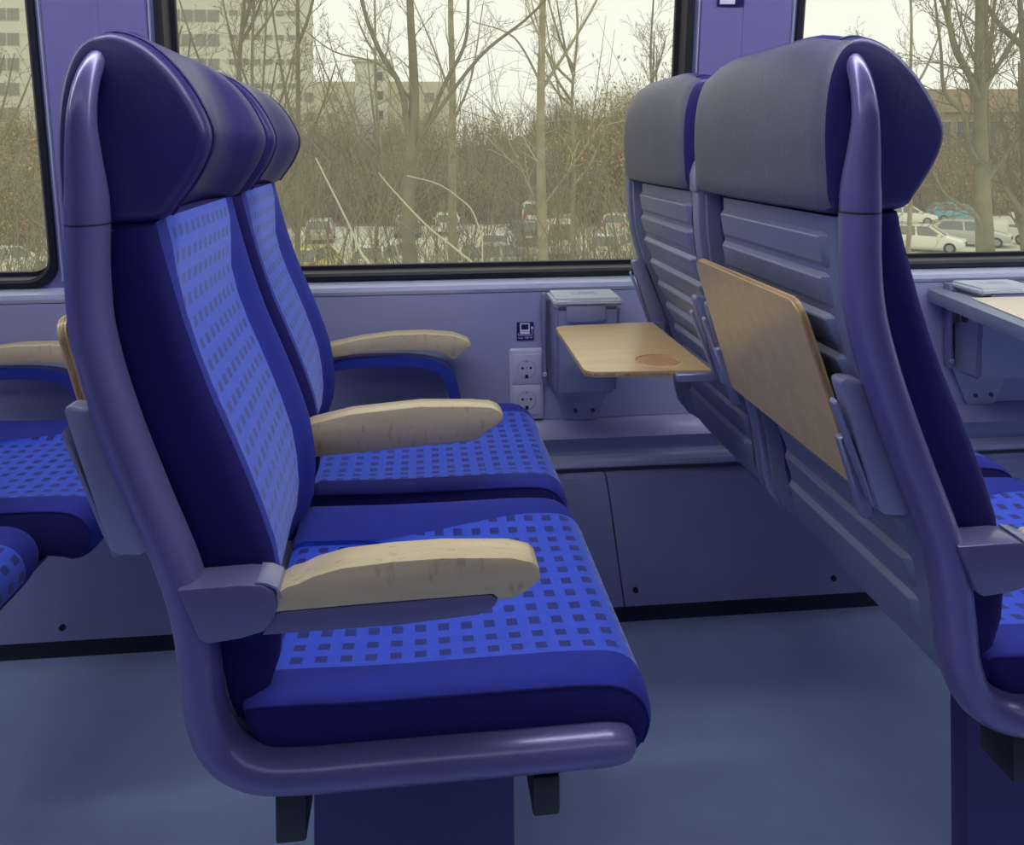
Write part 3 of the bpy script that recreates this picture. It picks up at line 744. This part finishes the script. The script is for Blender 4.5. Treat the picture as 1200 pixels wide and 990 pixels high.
# ------------------------------------------------------------------ parked cars
M_cglass = mat('car_glass', srgb(104, 110, 108), .12, 0, .3); M_tyre = mat('tyre', srgb(40, 40, 40), .8); M_hub = mat('hub_metal', srgb(150, 150, 150), .4, .5)
M_red = mat('tail_lamp', srgb(176, 66, 56), .3); M_hl = mat('head_lamp', srgb(220, 222, 220), .2); M_plate = mat('number_plate', srgb(228, 226, 210), .5)
CARS = {}
def car_proto(kind):
    r = empty('car'); H = {'hatch': 1.48, 'van': 1.9}[kind]; Ln = 4.1; Wd = .86
    low = [(-2.0, .30), (-1.2, .24), (1.3, .24), (1.98, .32), (2.05, .52), (1.98, .70), (1.15, .90), (.9, .93), (-1.7, .98), (-2.0, .92), (-2.06, .55)]
    if kind == 'van': low = [(-2.05, .30), (1.3, .24), (2.0, .34), (2.06, .60), (1.95, .84), (1.5, 1.0), (-2.05, 1.02), (-2.1, .6)]
    cols = [(s*Wd, inset_loop(low, d)) for s, d in ((-1, .10), (-.97, .03), (-.88, 0), (0, -.01), (.88, 0), (.97, .03), (1, .10))]
    body = loft(cols, r, [], ('body', None)); body.data.materials.clear(); body.data.materials.append(M_bw); body.data.set_sharp_from_angle(angle=math.radians(40))
    cab = [(1.10, .90), (.35, H-.06), (.1, H-.02), (-1.3, H-.02), (-1.6, H-.08), (-1.95, .95)] if kind == 'hatch' else [(1.55, .99), (.95, H-.08), (.75, H-.02), (-1.9, H-.02), (-2.0, H-.06), (-2.06, 1.0)]
    cc = []
    for s in (-1, 1):
        for top in (0,): pass
    V = []
    for s in (-1, 1): V += [(x, s*(.80-.17*max(0, (z-.95)/(H-.95))), z) for x, z in cab]
    n = len(cab); F = [tuple(range(n)), tuple(range(n, 2*n))]+[(i, (i+1) % n, n+(i+1) % n, n+i) for i in range(n)]
    gl = mesh('glasshouse', V, F, M_cglass, r)
    rt = [p for p in cab if p[1] > H-.1]
    V = [(x, s*.66, z+dz) for dz in (-.02, .035) for s in (-1, 1) for x, z in rt]; k = len(rt); F = []
    for d in (0, 2*k):
        F += [(d+i, d+i+1, d+k+i+1, d+k+i) for i in range(k-1)]
    F += [(i, i+1, 2*k+i+1, 2*k+i) for i in range(k-1)]+[(k+i, k+i+1, 3*k+i+1, 3*k+i) for i in range(k-1)]+[(0, k, 3*k, 2*k), (k-1, 2*k-1, 4*k-1, 3*k-1)]
    mesh('roof', V, F, M_bw, r)
    bm = bmesh.new()
    for s in (-1, 1):
        for a, b in ((cab[0], cab[1]), (cab[-1], cab[-2])):
            pa = Vector((a[0], s*.80, a[1])); pb = Vector((b[0], s*.645, b[1])); d = (pb-pa)
            mx = Matrix.Translation(pa) @ d.to_track_quat('Z', 'Y').to_matrix().to_4x4(); add_box(bm, -.05, .05, -.05, .05, 0, d.length, mx)
        add_box(bm, -.35, -.25, s*.80-.03, s*.80+.03, .92, .96); 
        pa = Vector((-.35, s*.80, .93)); pb = Vector((-.40, s*.65, H-.02)); d = pb-pa
        mx = Matrix.Translation(pa) @ d.to_track_quat('Z', 'Y').to_matrix().to_4x4(); add_box(bm, -.05, .05, -.04, .04, 0, d.length, mx)
        if kind == 'van': add_box(bm, -2.0, -.4, s*.70-.06, s*.70+.08, .98, H-.05)
    bm_obj('pillars', bm, M_bw, r, False)
    for x in (-1.28, 1.30):
        for s in (-1, 1):
            wv, wf = [], []; ns = 16
            for yy, rr in ((0, .0), (0, .19), (.0, .31), (-.2, .31), (-.2, 0)):
                wv += [(x+rr*math.cos(2*math.pi*k_/ns), s*(.88+yy), .31+rr*math.sin(2*math.pi*k_/ns)) for k_ in range(ns)]
            wf = [(q*ns+k_, q*ns+(k_+1) % ns, (q+1)*ns+(k_+1) % ns, (q+1)*ns+k_) for q in range(1, 4) for k_ in range(ns)]
            wh = mesh('wheel', wv, wf, M_tyre, r)
            ring_prism('hub_cap', x, .31, .19, s*.885, s*.87, M_hub, wh, 12)
    for s in (-1, 1):
        box('tail_lamp', -2.09, -1.96, s*.66-.12, s*.66+.12, .68, .92 if kind == 'hatch' else 1.1, M_red, r)
        box('head_lamp', 1.86, 2.02, s*.60-.16, s*.60+.16, .58, .74, M_hl, r, .03)
        box('door_mirror', .70, .88, s*.90-.08, s*.90+.08, .90, 1.04, M_bw, r, .03)
    box('number_plate', -2.10, -2.04, -.26, .26, .58, .70, M_plate, r); box('grille', 2.0, 2.075, -.38, .38, .46, .60, M_tyre, r)
    return r
paint = {n: mat('car_paint_'+n, srgb(*c), .3, .1, .5) for n, c in dict(white=(226, 226, 212), silver=(178, 180, 172), grey=(138, 138, 128), yellow=(226, 208, 40), red=(188, 40, 36), teal=(96, 158, 166), dark=(92, 94, 90)).items()}
cars = [  # kind, paint, x, y, heading deg (0 = nose to +x, 90 = nose away from the train), label
 ('hatch', 'silver', -7.4, 54.5, 94, 'silver hatchback seen from behind, at the left end of the far parking row'),
 ('hatch', 'yellow', -5.7, 39.6, 78, 'yellow car at the window corner beside the left seat'),
 ('hatch', 'grey', -1.8, 57, 90, 'grey car with red tail lamps parked behind the forked tree'),
 ('hatch', 'white', .9, 58, 90, 'white car in the far row just right of the forked tree'),
 ('hatch', 'white', -2.3, 40, 65, 'white car low in the window between the two leaning pale sticks'),
 ('hatch', 'white', 3.4, 44.5, 80, 'white hatchback with red tail lamps left of the straight pale trunk'),
 ('hatch', 'silver', 3.3, 38.8, 10, 'silver car low in the window below the white hatchback with red lamps'),
 ('van', 'white', 7.0, 46, 85, 'white van parked just right of the straight pale trunk'),
 ('van', 'white', 7.6, 62, 80, 'small white van in the farthest row above the straight pale trunk'),
 ('hatch', 'grey', 8.6, 55.2, 92, 'grey car with red lamps beside the straight pale trunk'),
 ('hatch', 'white', 9.6, 43.0, 60, 'white car in the near row close to the headrest of the window seat'),
 ('hatch', 'white', 12.8, 55.5, 62, 'white car in the far row close to the headrest of the window seat'),
 ('hatch', 'white', 35.2, 58.5, -20, 'white car in the far row, leftmost seen through the right window'),
 ('hatch', 'white', 27.6, 44.0, -38, 'white hatchback with its front turned to the train, left of the mossy trunk'),
 ('hatch', 'silver', 31.8, 46.0, -38, 'silver car half hidden by the mossy trunk'),
 ('hatch', 'teal', 40.0, 59.6, -12, 'teal car in the far row beside the mossy trunk'),
 ('van', 'white', 35.9, 44.8, -70, 'white van right of the mossy trunk'),
 ('hatch', 'red', -28.2, 56.5, 10, 'red car at the left picture edge'),
 ('hatch', 'white', -20.6, 41.5, 70, 'white car at the bottom of the left window'),
 ('hatch', 'grey', -12.6, 55, 90, 'grey hatchback hidden largely by the left seat'),
 ('hatch', 'dark', 5.6, 51, 92, 'dark car between the parking rows left of the straight trunk')]
protos = {}
for kd, pc, x, y, hd, lab in cars:
    if kd not in protos: protos[kd] = c = car_proto(kd)
    else: c = copy_tree(protos[kd])
    c.location = (x, y, GZ); c.rotation_euler = (0, 0, math.radians(hd)); tag(c, lab, 'car', 'parked cars')
    for ch in c.children:
        if ch.name.split('.')[0] in ('body', 'roof', 'pillars', 'door_mirror'):
            ch.material_slots[0].link = 'OBJECT'; ch.material_slots[0].material = paint[pc]

# ------------------------------------------------------------------ trees and shrubs
def add_tube(V, F, path, r0, r1, ns):
    n = len(path)
    up = Vector((.3, .9, .2))
    base0 = None
    for i, p in enumerate(path):
        t = (path[min(i+1, n-1)]-path[max(i-1, 0)]); s = t.cross(up)
        if s.length < 1e-5: s = t.cross(Vector((1, 0, 0)))
        s.normalize(); u = s.cross(t).normalized(); r = r0+(r1-r0)*i/(n-1); b = len(V)
        for k in range(ns):
            an = 2*math.pi*k/ns; V.append(p+s*(math.cos(an)*r)+u*(math.sin(an)*r))
        if base0 is not None:
            for k in range(ns): F.append((base0+k, base0+(k+1) % ns, b+(k+1) % ns, b+k))
        base0 = b
def wander(p, d, L, n, wob, lift, rng):
    path = [p.copy()]; d = d.normalized()
    for i in range(n):
        d = (d+Vector((rng.uniform(-wob, wob), rng.uniform(-wob, wob), rng.uniform(-wob, wob)+lift))).normalized()
        path.append(path[-1]+d*(L/n))
    return path
def side_dir(t, ang, rng):
    v = Vector((rng.gauss(0, 1), rng.gauss(0, 1), rng.gauss(0, 1))); v = (v-t*v.dot(t)).normalized()
    return (t*math.cos(ang)+v*math.sin(ang)).normalized()
def grow(V, F, path, r0, level, L, num, rng, lift=.06, start=.15, rmin=.004, spread=(.45, 1.0)):
    """side shoots along a limb, recursing"""
    n = len(path)-1
    for q in range(num):
        f = start+(1-start)*(q+rng.random())/num; i = min(n-1, int(f*n)); t = (path[i+1]-path[i]).normalized()
        p = path[i].lerp(path[i+1], f*n-i); l = L*(1.1-.55*f)*rng.uniform(.6, 1.25); r = max(rmin, r0*(1-.7*f)*.5)
        pa = wander(p, side_dir(t, rng.uniform(*spread), rng), l, 4 if level > 1 else 3, .16, lift, rng)
        add_tube(V, F, pa, r, max(rmin*.6, r*.3), 4 if level > 1 else 3)
        if level > 1: grow(V, F, pa, r, level-1, l*.45, max(3, int(num*.55)), rng, lift, .2, rmin, spread)
def tree(name, loc, trunk, r0, r1, limbs, label, bark, twigm, seed, nl=8, nt=10, llen=2.0, levels=2, group='bare trees beside the track', rmin=.005, cat='tree'):
    """trunk / limbs are polylines in metres relative to the foot of the tree; limbs: (points, r0, r1)"""
    rng = random.Random(seed); root = tag(empty(name, loc), label, cat, group)
    V, F = [], []; tp = catmull(trunk, 5); add_tube(V, F, tp, r0, r1, 9); mesh('trunk', V, F, bark, root, smooth=True, fix=False)
    TV, TF = [], []
    for pts, a, b in limbs:
        V, F = [], []; lp = catmull(pts, 5); add_tube(V, F, lp, a, b, 7); mesh('branch', V, F, bark, root, smooth=True, fix=False)
        grow(TV, TF, lp, a*.6, levels, llen*.75, nt, rng, rmin=rmin)
    grow(TV, TF, tp, r1*1.1, levels, llen, nl, rng, start=.45, rmin=rmin)
    o = mesh('twigs', TV, TF, twigm, root, fix=False); o['kind'] = 'stuff'
    return root
def rel(pts, x, y, z, dy):
    return [(a-x, dy*(i/max(1, len(pts)-1)), b-z) for i, (a, b) in enumerate(pts)]
# forked tree in the middle window
X, Yt = -.43, 14
tree('forked_tree', (X, Yt, GZ), [(.05, 0, 0), (.0, 0, 2), (.01, 0, 3.9), (-.016, 0, 5), (.05, 0, 6), (.1, 0, 6.85), (.08, .1, 7.7), (.04, .1, 8.6), (.02, .1, 11.5)], .15, .05,
     [(rel([(-.38, .95), (-.545, 2.066), (-.898, 2.714), (-1.176, 3.575), (-1.35, 5.0)], X, 0, GZ, -.5), .06, .022),
      (rel([(-.38, .95), (-.192, 1.27), (.174, 2.138), (.542, 2.865), (.62, 3.593), (.66, 5.2)], X, 0, GZ, .6), .052, .018),
      (rel([(-.30, 1.05), (-.119, 1.414), (.758, 2.575), (1.494, 3.162), (1.94, 3.606), (2.6, 4.4)], X, 0, GZ, -.8), .042, .012),
      (rel([(-.35, 1.85), (-.9, 2.5), (-1.7, 2.75), (-2.3, 3.2)], X, 0, GZ, .6), .022, .008)],
     'grey bare tree forking into several limbs in the middle window', M_barkg, M_twig, 3, 8, 8, 1.6, 3)
X, Yt = 1.97, 15
tree('slender_tree', (X, Yt, GZ), [(.05, 0, 0), (.03, 0, 2), (.025, 0, 3.7), (-.01, 0, 5.6), (.0, 0, 7.2), (.045, 0, 8.8), (.05, 0, 12)], .12, .05,
     [(rel([(1.98, 2.1), (2.07, 2.25), (2.58, 3.0), (3.07, 3.8), (3.6, 4.9)], X, 0, GZ, .5), .045, .012),
      (rel([(1.97, 2.25), (1.6, 2.9), (1.285, 3.15), (.7, 3.3)], X, 0, GZ, -.5), .025, .008),
      (rel([(2.0, .0), (2.5, .7), (3.1, 1.6), (3.5, 1.9)], X, 0, GZ, -.6), .022, .008),
      (rel([(1.96, -.2), (1.7, .5), (1.3, 1.4), (1.0, 2.0)], X, 0, GZ, .6), .02, .006)],
     'straight pale trunk with knots standing in the middle of the window', M_barkp, M_twigp, 5, 10, 7, 1.6)
tree('slender_tree', (.43, 20, GZ), [(0, 0, 0), (0, 0, 3), (.01, 0, 5.5), (.03, 0, 7.6), (0, 0, 9.7), (.1, 0, 13)], .13, .05,
     [([(0, 0, 6.6), (.5, .2, 7.8), (.8, .2, 9.6)], .04, .012), ([(0, 0, 7.3), (-.4, -.2, 8.4), (-.9, -.2, 9.6)], .035, .012)],
     'thin grey trunk just right of the forked tree and farther back', M_barkp, M_twig, 8, 10, 8, 1.8)
X, Yt = 8.5, 12
tree('mossy_tree', (X, Yt, GZ), [(.1, 0, 0), (.05, 0, 2.5), (.02, 0, 4.3), (-.04, 0, 5.66), (-.06, 0, 6.86), (-.05, 0, 8.3), (-.03, 0, 10.6)], .19, .035,
     [(rel([(8.44, 1.9), (8.193, 2.518), (8.017, 3.31), (7.9, 4.4)], X, 0, GZ, .4), .045, .015),
      (rel([(8.44, 1.7), (8.2, 2.1), (7.844, 2.583), (7.669, 3.307), (7.5, 4.3)], X, 0, GZ, -.5), .055, .018),
      (rel([(8.46, 1.5), (8.56, 2.0), (8.645, 2.653), (8.692, 3.317), (8.75, 4.6)], X, 0, GZ, .3), .065, .03),
      (rel([(8.47, .75), (8.25, .9), (8.071, 1.13), (7.934, 1.527), (7.561, 1.858), (7.427, 2.515), (7.253, 3.302)], X, 0, GZ, -.7), .055, .015),
      (rel([(8.47, .3), (8.65, .5), (9.17, .99), (9.8, 1.9)], X, 0, GZ, .5), .06, .02),
      (rel([(8.48, -.5), (8.3, -.05), (7.966, .141), (7.619, .343), (7.3, .75)], X, 0, GZ, -.5), .045, .012),
      (rel([(8.48, 1.75), (8.65, 2.0), (8.968, 2.388), (9.3, 2.8), (9.9, 3.5)], X, 0, GZ, .5), .05, .015)],
     'mossy tree with many upright limbs in the right window', M_barkm, M_twigd, 11, 10, 12, 1.5, 3)
for (x, y, r, lab, sd, b, t) in (
    (9.55, 12.5, .12, 'dark trunk at the right picture edge', 21, M_barkg, M_twigd),
    (12.6, 17.5, .12, 'thin bare tree in the right window directly right of the pillar', 22, M_barkg, M_twig),
    (14.6, 24, .11, 'bare tree far behind the mossy tree, on its left', 23, M_barkp, M_twig),
    (-2.55, 15.5, .09, 'slim dark tree rising beside the corner of the white office block', 24, M_barkg, M_twigd),
    (-2.95, 14, .06, 'thin sapling directly right of the left headrests', 25, M_barkg, M_twigd),
    (-3.9, 17, .10, 'bare tree in front of the white office block', 26, M_barkg, M_twig),
    (-6.2, 19, .13, 'bare tree with rising limbs at the left edge of the middle window', 27, M_barkg, M_twig),
    (-8.0, 14.5, .09, 'bare tree at the left edge of the left window', 28, M_barkg, M_twig),
    (-1.5, 22, .09, 'thin bare tree left of the forked tree and farther back', 29, M_barkp, M_twig),
    (3.6, 21, .09, 'thin bare tree right of the straight pale trunk', 30, M_barkp, M_twig),
    (5.2, 19, .08, 'bare sapling beside the headrest of the window seat', 31, M_barkg, M_twig)):
    rng = random.Random(sd); h = rng.uniform(9.5, 12.5)
    tr_ = [(rng.uniform(-.12, .12), rng.uniform(-.12, .12), h*k/6) for k in range(7)]
    lm = []
    for q in range(7):
        f = rng.uniform(.34, .8); i = int(f*6); p = Vector(tr_[i]).lerp(Vector(tr_[i+1]), f*6-i); an = rng.uniform(0, 6.28); l = rng.uniform(1.4, 3.0)*(1.2-f)*1.4
        d = Vector((math.cos(an), math.sin(an)*.7, rng.uniform(.7, 1.4))).normalized()
        lm.append(([p, p+d*l*.4+Vector((0, 0, .05)), p+d*l*.8+Vector((0, 0, .3*l)), p+d*l+Vector((0, 0, .55*l))], r*.45, r*.12))
    tree('bare_tree', (x, y, GZ), tr_, r*.8, r*.25, lm, lab, b, t, sd, 12, 8, 1.5, 3)
# pale leaning sticks
for k, (pts, y, lab) in enumerate(((((-1.267, .986), (-.955, .292), (-.80, -.05), (-.667, -.267), (-.45, -1.4), (-.3, -5.0)), 9.0, 'pale leaning stick, the leftmost of three, right of the left seat'),
                               (((-.60, .82), (-.45, .62), (-.084, .232), (.25, -.03), (.517, -.312), (1.0, -1.3), (1.3, -5.0)), 9.0, 'long pale stick leaning to the right in front of the forked tree'),
                               (((-.30, .78), (.058, .668), (.30, .50), (.429, .364), (.52, .05), (.536, -.293), (.55, -5.0)), 9.2, 'thin pale arched stick right of the long leaning one'))):
    V, F = [], []; add_tube(V, F, catmull([Vector((a-pts[-1][0], .15*math.sin(i*1.3), b-GZ)) for i, (a, b) in enumerate(pts)], 5), .010-.002*k, .022-.006*k, 6)
    if k < 2:
        pass
    s = mesh('leaning_stick', V, F, M_twigp, None, smooth=True, fix=False, loc=(pts[-1][0], y, GZ)); tag(s, lab, 'stick', 'pale leaning sticks')
# bare bushes between the trees and the car park
def bush_meshes(seed, n, h, w, m, leaf=0, leafm=None, stem_r=.012, pn='stems'):
    rng = random.Random(seed); V, F = [], []; tips = []
    for q in range(n):
        a = rng.uniform(0, 6.28); d = Vector((math.cos(a)*rng.uniform(.05, .55), math.sin(a)*rng.uniform(.05, .55), 1))
        p = Vector((rng.gauss(0, w*.3), rng.gauss(0, w*.22), 0)); l = h*rng.uniform(.45, 1.05)
        pa = wander(p, d, l, 6, .16, .02, rng); add_tube(V, F, pa, stem_r*rng.uniform(.6, 1.3), .003, 4)
        for k in range(5):
            i = rng.randint(1, 5); t = (pa[i]-pa[i-1]).normalized(); pb = wander(pa[i], side_dir(t, rng.uniform(.4, 1.1), rng), l*rng.uniform(.12, .36), 3, .22, .03, rng)
            add_tube(V, F, pb, stem_r*.4, .002, 3); tips += pb[1:]
        tips += pa[3:]
    LV, LF = [], []
    for q in range(leaf):
        p = rng.choice(tips)+Vector((rng.gauss(0, .25), rng.gauss(0, .25), rng.gauss(0, .25))); s = rng.uniform(.05, .13)
        u = Vector((rng.gauss(0, 1), rng.gauss(0, 1), rng.gauss(0, 1))).normalized(); v = u.cross(Vector((rng.gauss(0, 1), rng.gauss(0, 1), rng.gauss(0, 1)))).normalized()
        b = len(LV); LV += [p-u*s, p+v*s*.6, p+u*s, p-v*s*.6]; LF.append((b, b+1, b+2, b+3))
    o = mesh(pn, V, F, m, None, fix=False); me = o.data; bpy.data.objects.remove(o); lme = None
    if leaf: o = mesh('leaves', LV, LF, leafm, None, fix=False); lme = o.data; bpy.data.objects.remove(o)
    return me, lme
def put_bush(name, ms, loc, rz, sc_, label, cat, group):
    r = tag(empty(name, loc, rz), label, cat, group); r.scale = sc_
    for nm, me in zip(('stems', 'leaves'), ms):
        if me: o = bpy.data.objects.new(nm, me); COL.objects.link(o); o.parent = r; o['kind'] = 'stuff'
    return r
B1 = [bush_meshes(40+i, 70, 5.6, 3.0, (M_twig, M_twigd, M_twig, M_barkp)[i], stem_r=.016) for i in range(4)]
rng = random.Random(99)
for i in range(26):
    y = rng.uniform(13, 30); tx = -.62+1.15*(i+.5)/26
    put_bush('bare_bush', B1[i % 4], (tx*y+rng.uniform(-.6, .6), y, GZ), rng.uniform(0, 6.28), (rng.uniform(.8, 1.3), rng.uniform(.8, 1.3), rng.uniform(.8, 1.12)),
             'leafless twiggy bush in front of the parked cars', 'bush', 'bare bushes in front of the car park')
B3 = [bush_meshes(80+i, 30, 8.6, 2.2, (M_twigd, M_twig, M_barkg)[i], stem_r=.026) for i in range(3)]
for i in range(13):
    y = rng.uniform(16, 27); tx = -.62+1.15*(i+.5)/13
    put_bush('tall_bare_bush', B3[i % 3], (tx*y+rng.uniform(-.5, .5), y, GZ), rng.uniform(0, 6.28), (rng.uniform(.8, 1.4), rng.uniform(.8, 1.3), rng.uniform(.78, 1.1)),
             'tall leafless multi-stemmed bush between the trees by the track', 'bush', 'tall bare bushes by the track')
B2 = [bush_meshes(60+i, 130, 6.5, 6.5, (M_twig, M_twigd, M_twig)[i], (1800, 3200, 900)[i], (M_leafb, M_leafo, M_leafb)[i], .034) for i in range(3)]
for i in range(96):
    row = i % 4; y = (67, 75, 84, 95)[row]+rng.uniform(-2.5, 2.5); tx = -.66+1.5*(i//4+.5)/24+rng.uniform(-.02, .02); x = tx*y
    if x > 46 and y > 80: continue
    right = smst(5, 22, x); z = GZ+(1.5+4*right*(1-smst(30, 48, x))-GZ)*smst(64, 100, y)*.92-.3
    put_bush('bank_shrub', B2[rng.choice((0, 1, 1, 2))] if tx > .15 else B2[rng.choice((0, 0, 1, 2, 2))], (x, y, z), rng.uniform(0, 6.28), (rng.uniform(.8, 1.3), rng.uniform(.8, 1.2), rng.uniform(.7, 1.15)),
             'brown shrub on the bank behind the car park', 'shrub', 'brown shrubs on the bank')
for i, (x, y, z, s, lab) in enumerate(((17.5, 60, GZ, 1.9, 'tall ochre-leaved shrub on the bank beside the headrest of the window seat'),
                                       (14.0, 63, GZ, 1.5, 'ochre-leaved shrub between the straight pale trunk and the window-seat headrest'),
                                       (-24, 50, GZ, 1.25, 'brown-leaved shrub in the left window above the red car'))):
    put_bush('leafy_shrub', B2[1], (x, y, z), i*1.3, (s*.8, s*.8, s), lab, 'shrub', 'ochre-leaved shrubs')
